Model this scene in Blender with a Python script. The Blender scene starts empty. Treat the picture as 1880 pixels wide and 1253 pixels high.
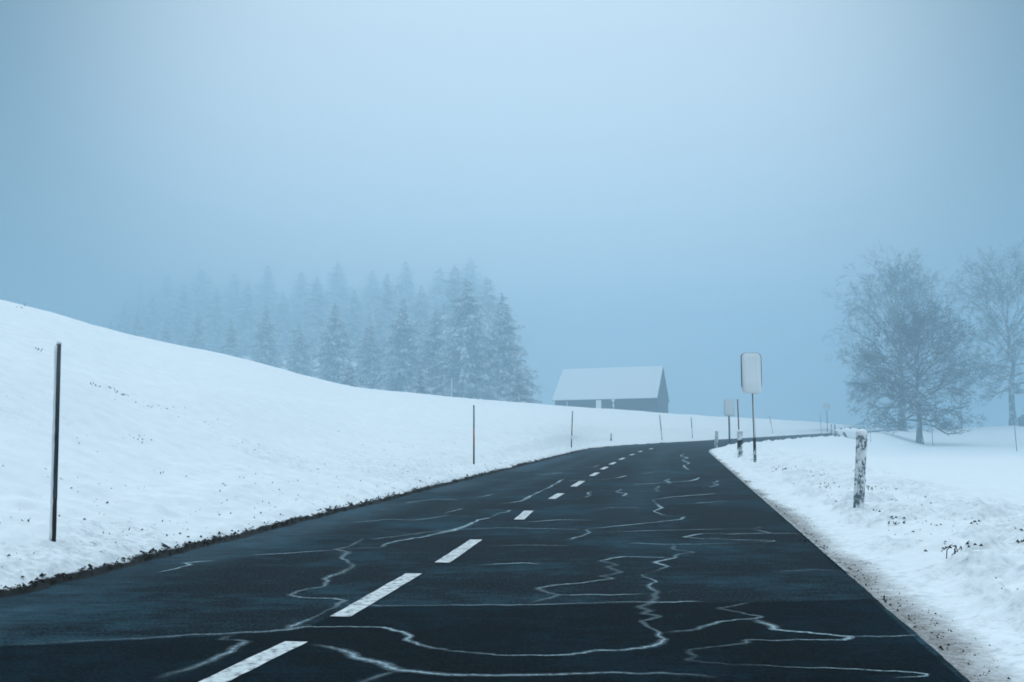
import bpy, math, random
import numpy as np
random.seed(7); RNG = np.random.default_rng(11)
S = bpy.context.scene
COL = S.collection
R = math.radians
# ------------------------------------------------------------------ camera model (photo is 1880 x 1253)
F = 1828.0; CX, CY = 940.0, 626.5; CAMH = 1.2; YH = 783.0
TH = math.atan((YH - CY) / F)
CT, ST = math.cos(TH), math.sin(TH)
def ray(px, py):
    xn = (px - CX) / F; yn = (CY - py) / F
    return np.array([xn, CT - yn * ST, ST + yn * CT])
def at_depth(px, py, Y):
    d = ray(px, py); return np.array([d[0], d[1], d[2]]) * (Y / d[1]) + np.array([0, 0, CAMH])
def on_plane(px, py, z=0.0):
    d = ray(px, py); t = (z - CAMH) / d[2]
    return np.array([d[0] * t, d[1] * t, z])
def sm(x, a, b):
    t = np.clip((x - a) / (b - a), 0, 1); return t * t * (3 - 2 * t)
# ------------------------------------------------------------------ value noise
def _hash(ix, iy, seed):
    n = (ix.astype(np.int64) * 374761393 + iy.astype(np.int64) * 668265263 + seed * 1274126177) & 0xffffffff
    n = ((n ^ (n >> 13)) * 1274126177) & 0xffffffff
    n = (n ^ (n >> 16)) & 0xffffffff
    return n / 4294967295.0
def vnoise(x, y, seed=0):
    x0 = np.floor(x); y0 = np.floor(y); fx = x - x0; fy = y - y0
    fx = fx * fx * (3 - 2 * fx); fy = fy * fy * (3 - 2 * fy)
    a = _hash(x0, y0, seed); b = _hash(x0 + 1, y0, seed); c = _hash(x0, y0 + 1, seed); d = _hash(x0 + 1, y0 + 1, seed)
    return (a * (1 - fx) + b * fx) * (1 - fy) + (c * (1 - fx) + d * fx) * fy
def fbm(x, y, o=3, seed=0):
    v = 0; a = 0.5; n = 0
    for k in range(o):
        v = v + a * vnoise(x * 2 ** k + 17.3 * k, y * 2 ** k - 9.1 * k, seed + k); n += a; a *= .5
    return v / n
# ------------------------------------------------------------------ road centre curve
H0, H1 = R(9.5), R(23.5)
SS = np.arange(-90, 790, 0.25)
HD = H0 + (H1 - H0) * sm(SS, 44, 70)
_x = np.cumsum(np.sin(HD)) * .25; _y = np.cumsum(np.cos(HD)) * .25
i0 = int(np.argmin(np.abs(SS)))
RX = _x - _x[i0] - 2.16; RY = _y - _y[i0]
def road_at(s, u):
    s = np.asarray(s, float); u = np.asarray(u, float)
    h = np.interp(s, SS, HD)
    return np.interp(s, SS, RX) + u * np.cos(h), np.interp(s, SS, RY) - u * np.sin(h)
def u_of(X, Y):
    h = np.interp(Y, RY, HD)
    return (X - np.interp(Y, RY, RX)) * np.cos(h)
UL, UR = -2.52, 3.47
# ------------------------------------------------------------------ terrain
ex, ey = road_at(np.arange(-80, 455, .5), UL)
eaz = np.degrees(np.arctan2(ex, ey)); er = np.hypot(ex, ey)
o_ = np.argsort(eaz); eaz = eaz[o_]; er = er[o_]
sil_px = [(-1400, 470), (-700, 490), (-300, 505), (0, 558), (90, 577), (180, 600), (240, 621), (330, 639), (400, 652), (480, 670), (560, 692), (640, 712), (700, 719), (760, 724), (860, 733), (940, 739), (1020, 745), (1180, 757), (1240, 761), (1420, 771), (1500, 776), (1560, 782), (1600, 786), (1660, 788), (1740, 787), (1880, 781), (2300, 778), (3500, 770)]
saz, ste = [], []
for a, b in sil_px:
    d = ray(a, b); saz.append(math.degrees(math.atan2(d[0], d[1]))); ste.append(d[2] / math.hypot(d[0], d[1]))
AZ = np.arange(-180, 180.01, .25)
TEL = np.interp(AZ, saz, ste)
R0 = np.interp(AZ, eaz, er)
RC = np.interp(AZ, [-180, -90, -40, -27, -15, -5, 3, 9.3, 13, 15.5, 17.5, 20, 23], [30, 30, 34, 46, 64, 84, 100, 118, 150, 185, 215, 250, 300])
RC = np.maximum(RC, R0 + 18)
def gprof(t):
    up = 1 - (1 - np.clip(t, 0, 1)) ** 1.6
    up = up * (0.55 + .45 * sm(t, 0, .25))
    return np.where(t < 1, up, 1 - .5 * sm(t, 1, 2.3))
AA = np.zeros_like(AZ)
for k in range(len(AZ)):
    r = np.linspace(R0[k] + .3, R0[k] + 2.5 * (RC[k] - R0[k]), 300)
    g = gprof((r - R0[k]) / (RC[k] - R0[k]))
    zz = (TEL[k] * r + CAMH) / np.maximum(g, 1e-3)
    AA[k] = zz[g > .2].min()
AA *= 1 - sm(np.abs(AZ), 80, 150)
AA = np.convolve(np.pad(AA, 2, mode='edge'), np.ones(5) / 5, 'valid')
def Hbase(X, Y):
    X = np.asarray(X, float); Y = np.asarray(Y, float)
    u = u_of(X, Y); az = np.degrees(np.arctan2(X, Y)); r = np.hypot(X, Y)
    # left hill
    r0 = np.interp(az, AZ, R0); rc = np.interp(az, AZ, RC); A = np.interp(az, AZ, AA)
    eL = UL - u
    zl = A * gprof((r - r0) / (rc - r0)) * sm(eL, 0, 1.2)
    zl = zl + (fbm(X / 9, Y / 9, 3, 5) - .5) * .5 * sm(eL, 2, 12) * (1 - .6 * sm(r, 25, 60)) + (fbm(X / 1.6, Y / 1.6, 3, 8) - .5) * .11 * sm(eL, .5, 2)
    zl = zl + .05 * sm(eL, .1, .5)
    zl = zl + 32 * sm(r, 250, 500) * sm(-az, 1.5, 8) * (1 - sm(-az, 34, 48))
    # right field
    eR = u - UR
    tz = np.interp(az, saz, ste)
    zr = .10 * sm(eR, .5, 1.2) - .10 * sm(eR, 2.5, 6)
    fld = -2.0 * sm(r, 12, 150) + (2.0 + tz * 250 + CAMH) * sm(r, 172, 255)
    fld = fld - .8 * sm(r, 262, 380)
    zr = zr + fld * sm(eR, 1.5, 10) + (fbm(X / 7, Y / 7, 3, 15) - .5) * .12 * sm(eR, 3, 9)
    return np.where(u < UL, zl, np.where(u > UR, zr, 0.0))
def Hsurf(X, Y):                                # terrain with the mean height of the snow lips along the road
    u = u_of(X, Y); el = UL - u; er = u - UR
    return Hbase(X, Y) + np.where(el < 6, .075, 0) * sm(el, .15, .4) + .02 * sm(er, .2, .5) + .05 * sm(er, .4, .9) * (1 - sm(er, 2.2, 4.5))
def ground_hit(px, py):
    d = ray(px, py); d = d / math.hypot(d[0], d[1])
    r = np.geomspace(2, 420, 2500)
    z = CAMH + d[2] * r
    h = Hsurf(d[0] * r, d[1] * r)
    k = np.nonzero(z < h)[0]
    if len(k) == 0:
        k = [int(np.argmin(np.abs(z - h)))]
    k = k[0]
    return np.array([d[0] * r[k], d[1] * r[k], float(h[k])])
def mpp(p):                                     # metres per photo pixel at a point
    return (p[1] * CT + (p[2] - CAMH) * ST) / F
# ------------------------------------------------------------------ object helpers
def link(name, me, parent=None, mat=None, smooth=True):
    o = bpy.data.objects.new(name, me); COL.objects.link(o)
    if parent is not None: o.parent = parent
    if mat is not None: me.materials.append(mat)
    me.polygons.foreach_set('use_smooth', [smooth] * len(me.polygons))
    return o
def tag(o, label=None, cat=None, group=None, kind=None):
    if label: o['label'] = label
    if cat: o['category'] = cat
    if group: o['group'] = group
    if kind: o['kind'] = kind
    return o
def thing(name, label, cat, loc, group=None):
    o = bpy.data.objects.new(name, None); COL.objects.link(o); o.location = loc
    o.empty_display_size = .2
    return tag(o, label, cat, group)
class MB:
    def __init__(s): s.v = []; s.f = []; s.a = []
    def add(s, vs, fs, a=0.0):
        b = len(s.v); s.v.extend([tuple(map(float, v)) for v in vs]); s.f.extend([tuple(b + i for i in f) for f in fs])
        s.a.extend([a] * len(vs)) if np.isscalar(a) else s.a.extend(a)
    def tube(s, pts, rad, n=8, cap=True, a=0.0):
        pts = [np.array(p, float) for p in pts]; vs = []
        ref = np.array([.31, .95, .02])
        for i, p in enumerate(pts):
            d = pts[min(i + 1, len(pts) - 1)] - pts[max(i - 1, 0)]; d = d / (np.linalg.norm(d) + 1e-9)
            x = np.cross(d, ref); x /= np.linalg.norm(x) + 1e-9; y = np.cross(d, x)
            r = rad if np.isscalar(rad) else rad[i]
            for k in range(n):
                t = 2 * math.pi * k / n; vs.append(p + r * (math.cos(t) * x + math.sin(t) * y))
        fs = []
        for i in range(len(pts) - 1):
            for k in range(n):
                fs.append((i * n + k, i * n + (k + 1) % n, (i + 1) * n + (k + 1) % n, (i + 1) * n + k))
        if cap:
            fs.append(tuple(range(n))[::-1]); fs.append(tuple(range((len(pts) - 1) * n, len(pts) * n)))
        s.add(vs, fs, a)
    def box(s, c, d, rot=0.0):
        cx, cy, cz = c; dx, dy, dz = [q / 2 for q in d]; vs = []
        ca, sa = math.cos(rot), math.sin(rot)
        for z in (-dz, dz):
            for x, y in ((-dx, -dy), (dx, -dy), (dx, dy), (-dx, dy)):
                vs.append((cx + x * ca - y * sa, cy + x * sa + y * ca, cz + z))
        s.add(vs, [(3, 2, 1, 0), (4, 5, 6, 7), (0, 1, 5, 4), (1, 2, 6, 5), (2, 3, 7, 6), (3, 0, 4, 7)])
    def mesh(s, name, attr=None):
        me = bpy.data.meshes.new(name); me.from_pydata(s.v, [], s.f); me.update()
        if attr:
            at = me.attributes.new(attr, 'FLOAT', 'POINT'); at.data.foreach_set('value', np.array(s.a, np.float32))
        return me
    def build(s, name, mat, parent=None, smooth=True, attr=None):
        return link(name, s.mesh(name, attr), parent, mat, smooth)
def bevel(o, w, seg=2):
    m = o.modifiers.new('bevel', 'BEVEL'); m.width = w; m.segments = seg; m.limit_method = 'ANGLE'; return o
# ------------------------------------------------------------------ materials
def mat(name, col, rough=.7, spec=.3):
    m = bpy.data.materials.new(name); m.use_nodes = True
    b = m.node_tree.nodes['Principled BSDF']
    b.inputs['Base Color'].default_value = (*col, 1); b.inputs['Roughness'].default_value = rough
    b.inputs['Specular IOR Level'].default_value = spec
    return m
class NT:
    def __init__(s, m): s.t = m.node_tree; s.b = s.t.nodes['Principled BSDF']
    def n(s, typ, **kw):
        nd = s.t.nodes.new(typ)
        for k, v in kw.items():
            if k.startswith('i_'):
                nd.inputs[k[2:].replace('_', ' ')].default_value = v
            else: setattr(nd, k, v)
        return nd
    def l(s, a, b): s.t.links.new(a, b)
    def coord(s, sc=(1, 1, 1)):
        tc = s.n('ShaderNodeTexCoord'); mp = s.n('ShaderNodeMapping'); mp.inputs['Scale'].default_value = sc
        s.l(tc.outputs['Object'], mp.inputs['Vector']); return mp.outputs['Vector']
    def noise(s, vec, scale, detail=4, rough=.6):
        nd = s.n('ShaderNodeTexNoise'); nd.inputs['Scale'].default_value = scale; nd.inputs['Detail'].default_value = detail
        nd.inputs['Roughness'].default_value = rough; s.l(vec, nd.inputs['Vector']); return nd.outputs['Fac']
    def ramp(s, fac, pts):
        nd = s.n('ShaderNodeValToRGB'); e = nd.color_ramp.elements
        while len(e) < len(pts): e.new(.5)
        for q, (p, c) in zip(e, pts):
            q.position = p; q.color = (*c, 1) if len(c) == 3 else c
        s.l(fac, nd.inputs['Fac']); return nd.outputs['Color']
    def mix(s, fac, a, b, mode='MIX'):
        nd = s.n('ShaderNodeMix', data_type='RGBA', blend_type=mode)
        for sock, v in ((nd.inputs[0], fac), (nd.inputs[6], a), (nd.inputs[7], b)):
            if hasattr(v, 'links') or hasattr(v, 'is_linked'): s.l(v, sock)
            elif isinstance(v, (int, float)): sock.default_value = v
            else: sock.default_value = (*v, 1)
        return nd.outputs[2]
    def math(s, op, a, b=0.0, clamp=False):
        nd = s.n('ShaderNodeMath', operation=op); nd.use_clamp = clamp
        for sock, v in ((nd.inputs[0], a), (nd.inputs[1], b)):
            if hasattr(v, 'is_linked'): s.l(v, sock)
            else: sock.default_value = v
        return nd.outputs[0]
    def attr(s, name):
        nd = s.n('ShaderNodeAttribute'); nd.attribute_name = name; return nd.outputs['Fac']
    def bump(s, h, strength, dist):
        nd = s.n('ShaderNodeBump'); nd.inputs['Strength'].default_value = strength; nd.inputs['Distance'].default_value = dist
        s.l(h, nd.inputs['Height']); s.l(nd.outputs['Normal'], s.b.inputs['Normal'])
SNOW = (.89, .905, .915)
def snow_mat(name, bump=.3, dist=.02, scale=30):
    m = mat(name, SNOW, .75, .15); t = NT(m); v = t.coord()
    t.bump(t.noise(v, scale, 5), bump, dist)
    return m
M_snow = snow_mat('snow_plaster'); M_snow.node_tree.nodes['Principled BSDF'].inputs['Base Color'].default_value = (.94, .95, .955, 1)
# ground
M_ground = mat('snow_ground', SNOW, .8, .1); t = NT(M_ground); v = t.coord()
fine = t.noise(v, 26, 6, .7); mid = t.noise(v, 3.5, 5, .6)
d = t.attr('dirt'); g = t.attr('gravel')
dn = t.math('ADD', d, t.math('MULTIPLY', t.math('SUBTRACT', fine, .5), 1.1))
dmask = t.ramp(dn, [(.42, (0, 0, 0)), (.62, (1, 1, 1))])
sn = t.mix(t.ramp(mid, [(.3, (0, 0, 0)), (.7, (1, 1, 1))]), (.80, .825, .835), SNOW)
gn = t.math('ADD', g, t.math('MULTIPLY', t.math('SUBTRACT', t.noise(v, 9, 6, .7), .5), .9))
gmask = t.ramp(gn, [(.22, (0, 0, 0)), (1.0, (.95, .95, .95))])
gc = t.mix(t.ramp(t.noise(v, 34, 6, .85), [(.38, (0, 0, 0)), (.6, (1, 1, 1))]), (.07, .067, .064), (.40, .375, .355))
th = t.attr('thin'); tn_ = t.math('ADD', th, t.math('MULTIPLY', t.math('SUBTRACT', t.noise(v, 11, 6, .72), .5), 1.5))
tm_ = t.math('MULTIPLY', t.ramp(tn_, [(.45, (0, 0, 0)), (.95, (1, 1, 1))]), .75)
sn = t.mix(tm_, sn, (.34, .38, .40))  # thin snow; on the left slope also the painted-in darkening
c1 = t.mix(gmask, sn, gc)
c2 = t.mix(dmask, c1, t.mix(fine, (.003, .004, .005), (.020, .019, .017)))
t.l(c2, t.b.inputs['Base Color'])
t.bump(t.math('MULTIPLY', t.math('ADD', fine, t.math('MULTIPLY', t.noise(v, 90, 3), .4)), t.math('ADD', t.math('MULTIPLY', t.noise(v, .8, 3), 1.6), -.35, True)), .45, .02)
# asphalt
def asphalt(name, dark, light, lo, hi, rough0, rough1):
    m = mat(name, dark, .6, .01); t = NT(m); v = t.coord()
    big = t.noise(v, .55, 5, .6); streak = t.noise(t.coord((.7, 1.4, 1)), 2.8, 9, .8)
    k = t.math('ADD', t.math('ADD', t.math('MULTIPLY', big, .5), t.math('MULTIPLY', streak, .45)), t.math('MULTIPLY', t.noise(t.coord((.35, 2.0, 1)), 12, 5, .7), .25))
    k2 = t.ramp(k, [(lo, (0, 0, 0)), (hi, (1, 1, 1))])
    grit = t.noise(v, 180, 2)
    c = t.mix(k2, dark, light)
    stone = t.noise(v, 48, 4, .8)
    c = t.mix(t.ramp(stone, [(.50, (0, 0, 0)), (.66, (1, 1, 1))]), c, t.mix(.7, c, light))
    c = t.mix(t.ramp(stone, [(.34, (1, 1, 1)), (.46, (0, 0, 0))]), c, dark)
    e = t.attr('frost')
    en = t.math('MULTIPLY', e, t.math('ADD', t.math('MULTIPLY', streak, 1.6), -.3, True))
    c = t.mix(en, c, (.085, .155, .20))
    t.l(c, t.b.inputs['Base Color'])
    rg = t.n('ShaderNodeMapRange'); rg.inputs['To Min'].default_value = rough0; rg.inputs['To Max'].default_value = rough1
    t.l(k2, rg.inputs['Value']); t.l(rg.outputs[0], t.b.inputs['Roughness'])
    t.bump(t.math('ADD', grit, t.math('MULTIPLY', t.noise(v, 45, 4), .6)), .5, .008)
    return m
M_asph = asphalt('asphalt', (.0004, .0022, .0038), (.040, .092, .122), .58, .76, .62, .85)
M_patch = asphalt('asphalt_dark', (.0002, .0012, .0022), (.012, .034, .048), .58, .78, .68, .85)
M_mark = mat('road_paint', (.72, .74, .72), .7, .2); t = NT(M_mark); v = t.coord()
w = t.ramp(t.noise(v, 14, 6, .75), [(.38, (.16, .18, .19)), (.47, (.55, .57, .57)), (.62, (.76, .78, .77))]); t.l(w, t.b.inputs['Base Color'])
t.bump(t.noise(v, 120, 3), .3, .004)
M_kerb = mat('edge_stone', (.5, .52, .53), .8, .2); t = NT(M_kerb); v = t.coord()
t.l(t.ramp(t.noise(v, 7, 5, .7), [(.35, (.12, .12, .12)), (.6, (.5, .52, .52))]), t.b.inputs['Base Color'])
# frost in the cracks: dense in the middle, thinning out to the sides
M_frost = mat('crack_frost', (.46, .60, .66), .8, .1); t = NT(M_frost); v = t.coord()
tr = t.n('ShaderNodeBsdfTransparent'); mx = t.n('ShaderNodeMixShader')
a = t.attr('dens'); nn = t.noise(v, 22, 5, .75)
al = t.math('MULTIPLY', t.math('POWER', a, 1.5), t.math('ADD', t.math('MULTIPLY', t.math('ADD', t.math('MULTIPLY', nn, .6), t.math('MULTIPLY', t.noise(v, 70, 4, .7), .4)), 3.4), -1.05, True), True)
t.l(al, mx.inputs[0]); t.l(tr.outputs[0], mx.inputs[1]); t.l(t.b.outputs[0], mx.inputs[2])
t.l(mx.outputs[0], t.t.nodes['Material Output'].inputs['Surface'])
M_metal = mat('grey_metal', (.035, .045, .05), .5, .4)
M_steel = mat('galvanised_pipe', (.16, .18, .19), .45, .5)
M_dark = mat('black_plastic', (.008, .009, .01), .6, .3)
M_red = mat('red_orange_paint', (.42, .09, .035), .6, .3)
M_rod = mat('dull_red_rod', (.20, .055, .05), .6, .3)
M_brown = mat('weathered_wood', (.035, .018, .013), .8, .2)
M_soil = mat('wet_soil', (.018, .016, .013), .9, .1)
M_grass = mat('dead_grass', (.045, .04, .025), .9, .1)
def speckled(name, base, lo, hi, scale=22):       # snow crust broken by patches of the bare post
    m = mat(name, base, .7, .2); t = NT(m); v = t.coord((1, 1, .7))
    n = t.noise(v, scale, 5, .65)
    t.l(t.mix(t.ramp(n, [(lo, (0, 0, 0)), (hi, (1, 1, 1))]), base, SNOW), t.b.inputs['Base Color'])
    t.bump(n, .8, .03); return m
M_post = speckled('snow_crusted_plastic', (.11, .15, .17), .45, .56, 10)
M_crust = speckled('patchy_snow_crust', (.12, .16, .18), .43, .54, 12)
M_rime = speckled('rimed_metal', (.04, .05, .055), .42, .62, 9)
def bark(name, base, lo, hi, sc):
    m = mat(name, base, .9, .1); t = NT(m)
    n = t.noise(t.coord((1, 1, .5)), sc, 4, .6)
    t.l(t.mix(t.ramp(n, [(lo, (0, 0, 0)), (hi, (1, 1, 1))]), base, SNOW), t.b.inputs['Base Color']); return m
M_bark = bark('bark_rimed', (.03, .032, .033), .50, .75, 1.3)
M_twig = mat('frosted_twig', (.018, .022, .024), .9, .05)
M_spruce = mat('frosted_spruce', (.02, .03, .025), .9, .05); t = NT(M_spruce)
n = t.noise(t.coord(), 2.2, 4, .7)
fa = t.math('ADD', t.math('MULTIPLY', t.attr('frost'), 1.3), t.math('MULTIPLY', t.math('SUBTRACT', n, .5), .9), True)
t.l(t.mix(t.ramp(fa, [(.22, (0, 0, 0)), (.85, (1, 1, 1))]), (.06, .085, .09), (.88, .90, .91)), t.b.inputs['Base Color'])
M_barn = mat('barn_boards', (.05, .045, .04), .85, .2); t = NT(M_barn)
wv = t.n('ShaderNodeTexWave'); wv.inputs['Scale'].default_value = 2.2; wv.inputs['Distortion'].default_value = 1.5; t.l(t.coord(), wv.inputs['Vector'])
t.l(t.mix(wv.outputs['Fac'], (.03, .028, .026), (.065, .058, .05)), t.b.inputs['Base Color'])
M_rock = speckled('snowy_rock', (.05, .055, .06), .42, .5, 2.2)
# ------------------------------------------------------------------ ground sheet
def steps(parts):
    out = [parts[0][0]]
    for a, b, d0, d1 in parts:
        x = a
        while x < b - 1e-6:
            k = (x - a) / (b - a); x = min(x + d0 + (d1 - d0) * k, b); out.append(x)
    return np.array(out)
s_ = steps([(-80, -8, 8, 2), (-8, 3, 1.0, .1), (3, 14, .04, .06), (14, 40, .06, .16), (40, 90, .16, .5), (90, 210, .5, 2), (210, 760, 4, 20)])
eL = steps([(-.25, 1.2, .03, .03), (1.2, 5, .04, .14), (5, 40, .2, 1.4), (40, 300, 2, 20)])
eRr = steps([(-.25, 3.2, .03, .035), (3.2, 8, .05, .2), (8, 60, .3, 1.6), (60, 300, 2, 20)])
u_ = np.concatenate([(UL - eL)[::-1], (UR + eRr)])
Sg, Ug = np.meshgrid(s_, u_, indexing='ij')
hh = np.interp(Sg, SS, HD); hm = hh + (R(14) - hh) * sm(np.abs(Ug), 8, 40)
Xg = np.interp(Sg, SS, RX) + Ug * np.cos(hm); Yg = np.interp(Sg, SS, RY) - Ug * np.sin(hm)
Zg = Hbase(Xg, Yg)
el_ = UL - u_of(Xg, Yg); er_ = u_of(Xg, Yg) - UR
rr = np.hypot(Xg, Yg)
clod = fbm(Xg / .16, Yg / .16, 3, 31); clod2 = fbm(Xg / .45, Yg / .45, 3, 41); pat = fbm(Xg / 1.6, Yg / 1.6, 2, 51)
# left verge: a low ragged lip of snow over bare earth, crumbly near the road
edgeL = (fbm(Xg / .35, Yg / .35, 3, 61) - .5) * .16 + (fbm(Xg / 3.1, Yg / 3.1, 2, 63) - .5) * .14
eLn = el_ + edgeL * (1 - sm(el_, .6, 1.2))
lipL = sm(eLn, .05, .30)
fadeL = 1 - .75 * sm(el_, .8, 3.5)
Zl = Zg + lipL * .07 + lipL * fadeL * ((clod - .5) * .07 + np.clip(clod2 - .55, 0, 1) * .16)
Zl = np.where(el_ < 6, Zl, Zg)
Zl = Zl - .06 * (1 - sm(eLn, -.12, .02))
dirtL = 1.15 * (1 - sm(eLn, .07, .24)) + sm(clod, .66, .80) * (1 - sm(el_, .3, 1.0)) * .42 + .2 * sm(clod, .70, .8) * sm(pat, .5, .65) * (1 - sm(el_, 5, 14))
# right verge: gritty shoulder fading into thin snow, then churned clumps
edgeR = (fbm(Xg / .8, Yg / .8, 3, 71) - .5) * .30
eRn = er_ + edgeR
amp = sm(eRn, .35, .8) * (1 - sm(er_, 2.2, 4.5))
Zr = Zg + amp * ((clod - .5) * .13 + np.clip(clod2 - .50, 0, 1) * .42) + .02 * sm(eRn, .2, .5)
Zr = Zr + .012 * sm(er_, .02, .12) - .05 * (1 - sm(er_, -.1, .0))
gravR = (1 - sm(eRn, -.04, .48 - .25 * sm(rr, 8, 22))) * sm(er_, -.2, -.05)
dirtR = sm(clod, .66, .80) * sm(clod2, .46, .60) * amp * .4
left = el_ > -1.5
Zt = np.where(left, Zl, Zr)
dirt = np.where(left, dirtL, dirtR); grav = np.where(left, 0, gravR)
thinShadeL = (1 - sm(el_, .5, 9)) * (.22 + .36 * sm(fbm(Xg / 2.2, Yg / 2.2, 3, 81), .42, .62)) * (1 - .6 * sm(rr, 12, 40))  # thin-snow mottling plus vignette-like darkening painted onto the near left slope
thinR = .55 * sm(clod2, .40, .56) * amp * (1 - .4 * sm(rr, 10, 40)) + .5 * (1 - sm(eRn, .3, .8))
thin = np.where(left, thinShadeL, thinR)
Zt = np.where((el_ < -.15) & (er_ < -.15), -.08, Zt)
ns, nu = Sg.shape
verts = np.stack([Xg, Yg, Zt], -1).reshape(-1, 3).astype(np.float32)
ii, jj = np.meshgrid(np.arange(ns - 1), np.arange(nu - 1), indexing='ij')
a = (ii * nu + jj).ravel()
quads = np.stack([a, a + 1, a + nu + 1, a + nu], -1)[:, ::-1]
def np_mesh(name, verts, quads, attrs={}):
    me = bpy.data.meshes.new(name); n = quads.shape[1]
    me.vertices.add(len(verts)); me.vertices.foreach_set('co', np.ascontiguousarray(verts, np.float32).ravel())
    me.loops.add(quads.size); me.loops.foreach_set('vertex_index', np.ascontiguousarray(quads, np.int32).ravel())
    me.polygons.add(len(quads)); me.polygons.foreach_set('loop_start', np.arange(0, quads.size, n, dtype=np.int32))
    me.update(calc_edges=True)
    for k, v in attrs.items():
        at = me.attributes.new(k, 'FLOAT', 'POINT'); at.data.foreach_set('value', np.ascontiguousarray(v, np.float32).ravel())
    me.validate(); return me
def fix_up(q, v):
    n = np.cross(v[q[:, 1]] - v[q[:, 0]], v[q[:, 2]] - v[q[:, 0]])[:, 2].sum()
    return q if n > 0 else q[:, ::-1]
quads = fix_up(quads, verts)
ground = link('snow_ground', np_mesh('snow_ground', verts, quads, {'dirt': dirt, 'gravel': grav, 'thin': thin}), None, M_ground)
tag(ground, kind='structure')
# ------------------------------------------------------------------ road
def strip(name, s_arr, u_arr, z, matl, parent=None, frost=None):
    A, B = np.meshgrid(s_arr, u_arr, indexing='ij')
    if frost: B[:, -1] += (fbm(A[:, -1] * 7.3, A[:, -1] * 0, 4, 91) - .5) * .022
    X, Y = road_at(A, B)
    v = np.stack([X, Y, np.full_like(X, z)], -1).reshape(-1, 3)
    n, m = A.shape; i, j = np.meshgrid(np.arange(n - 1), np.arange(m - 1), indexing='ij'); a = (i * m + j).ravel()
    q = fix_up(np.stack([a, a + m, a + m + 1, a + 1], -1), v)
    fr = frost(A, B, X, Y) if frost else np.zeros_like(X)
    return link(name, np_mesh(name, v, q, {'frost': fr}), parent, matl)
def rfrost(A, B, X, Y):
    l = sm(B, -1.4, -2.3) * .0 + (1 - sm(B, -2.35, -1.5)) * (.35 + .65 * sm(fbm(X / 2.5, Y / 2.5, 2, 3), .35, .65))
    wheel = np.exp(-((B - 1.4) / .35) ** 2) * .28 + np.exp(-((B + 1.2) / .3) ** 2) * .3
    return np.clip(l * .8 + wheel * sm(A, 9, 20), 0, 1)
road = strip('road', np.concatenate([np.arange(-70, 0, 2), np.arange(0, 30, .08), np.arange(30, 90, .5), np.arange(90, 430, 2)]), np.linspace(UL - .2, UR, 33), 0, M_asph, None, rfrost)
tag(road, kind='structure')
strip('edge_strip', np.arange(9, 60, .5), np.array([UR - .014, UR + .016]), .016, M_kerb, road)
# dark resurfaced section under the camera, its far seam as in the photo
seam = [(-300, 1200), (0, 1188), (200, 1178), (400, 1168), (530, 1159), (560, 1153), (640, 1117), (760, 1113), (1000, 1111), (1200, 1108), (1440, 1105), (1660, 1102)]
pv = []
for a_, b_ in seam:
    p = on_plane(a_, b_, .004); pv.append(p)
n = len(pv); near = []
for p in pv:
    uu = float(u_of(p[0], p[1])); uu = max(min(uu, UR - .04), UL + .1)
    X, Y = road_at(-6.0, uu); near.append(np.array([float(X), float(Y), .004]))
near[0][0] -= 0
vv = np.array(pv + near); q = np.array([(i, i + 1, n + i + 1, n + i) for i in range(n - 1)])
# clip the far row to the road edges
for k in (0, n - 1):
    p = vv[k]; uu = float(u_of(p[0], p[1])); cl = max(min(uu, UR - .04), UL - .1); h = float(np.interp(p[1], RY, HD))
    p[0] += (cl - uu) * math.cos(h); p[1] -= (cl - uu) * math.sin(h)
link('asphalt_patch', np_mesh('asphalt_patch', vv, fix_up(q, vv), {'frost': np.zeros(len(vv))}), road, M_patch)
# centre dashes: far end y, near end y, centre x at near / far
dash = [(1320, 1178, 250, 544), (1132, 1053, 625, 760), (1033, 991, 812, 874), (954, 938, 953, 971), (916, 906, 1013, 1030), (893.5, 883.5, 1053, 1069), (874, 868, 1086, 1097), (862, 857.5, 1105, 1114), (853, 849, 1121, 1129), (844, 841, 1138, 1146), (836, 834, 1157, 1164), (830, 828.3, 1173, 1179), (825, 823.7, 1192, 1199)]
Hc = R(9.5)
for yn_, yf, xn_, xf in dash:
    p0 = on_plane(xn_, yn_, .008); p1 = on_plane(xf, yf, .008)
    d = p1 - p0; L = np.linalg.norm(d); d /= L; m = MB()
    wd = .066; nx = 14; rows = []
    for k in range(nx + 1):
        c = p0 + d * L * k / nx
        for sgn in (-1, 1):
            jit = (random.random() - .5) * .008
            rows.append(c + np.array([1, -.1, 0]) * sgn * (wd + jit))
    m.add(rows, [(2 * k, 2 * k + 1, 2 * k + 3, 2 * k + 2) for k in range(nx)])
    m.build('lane_dash', M_mark, road)
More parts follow.
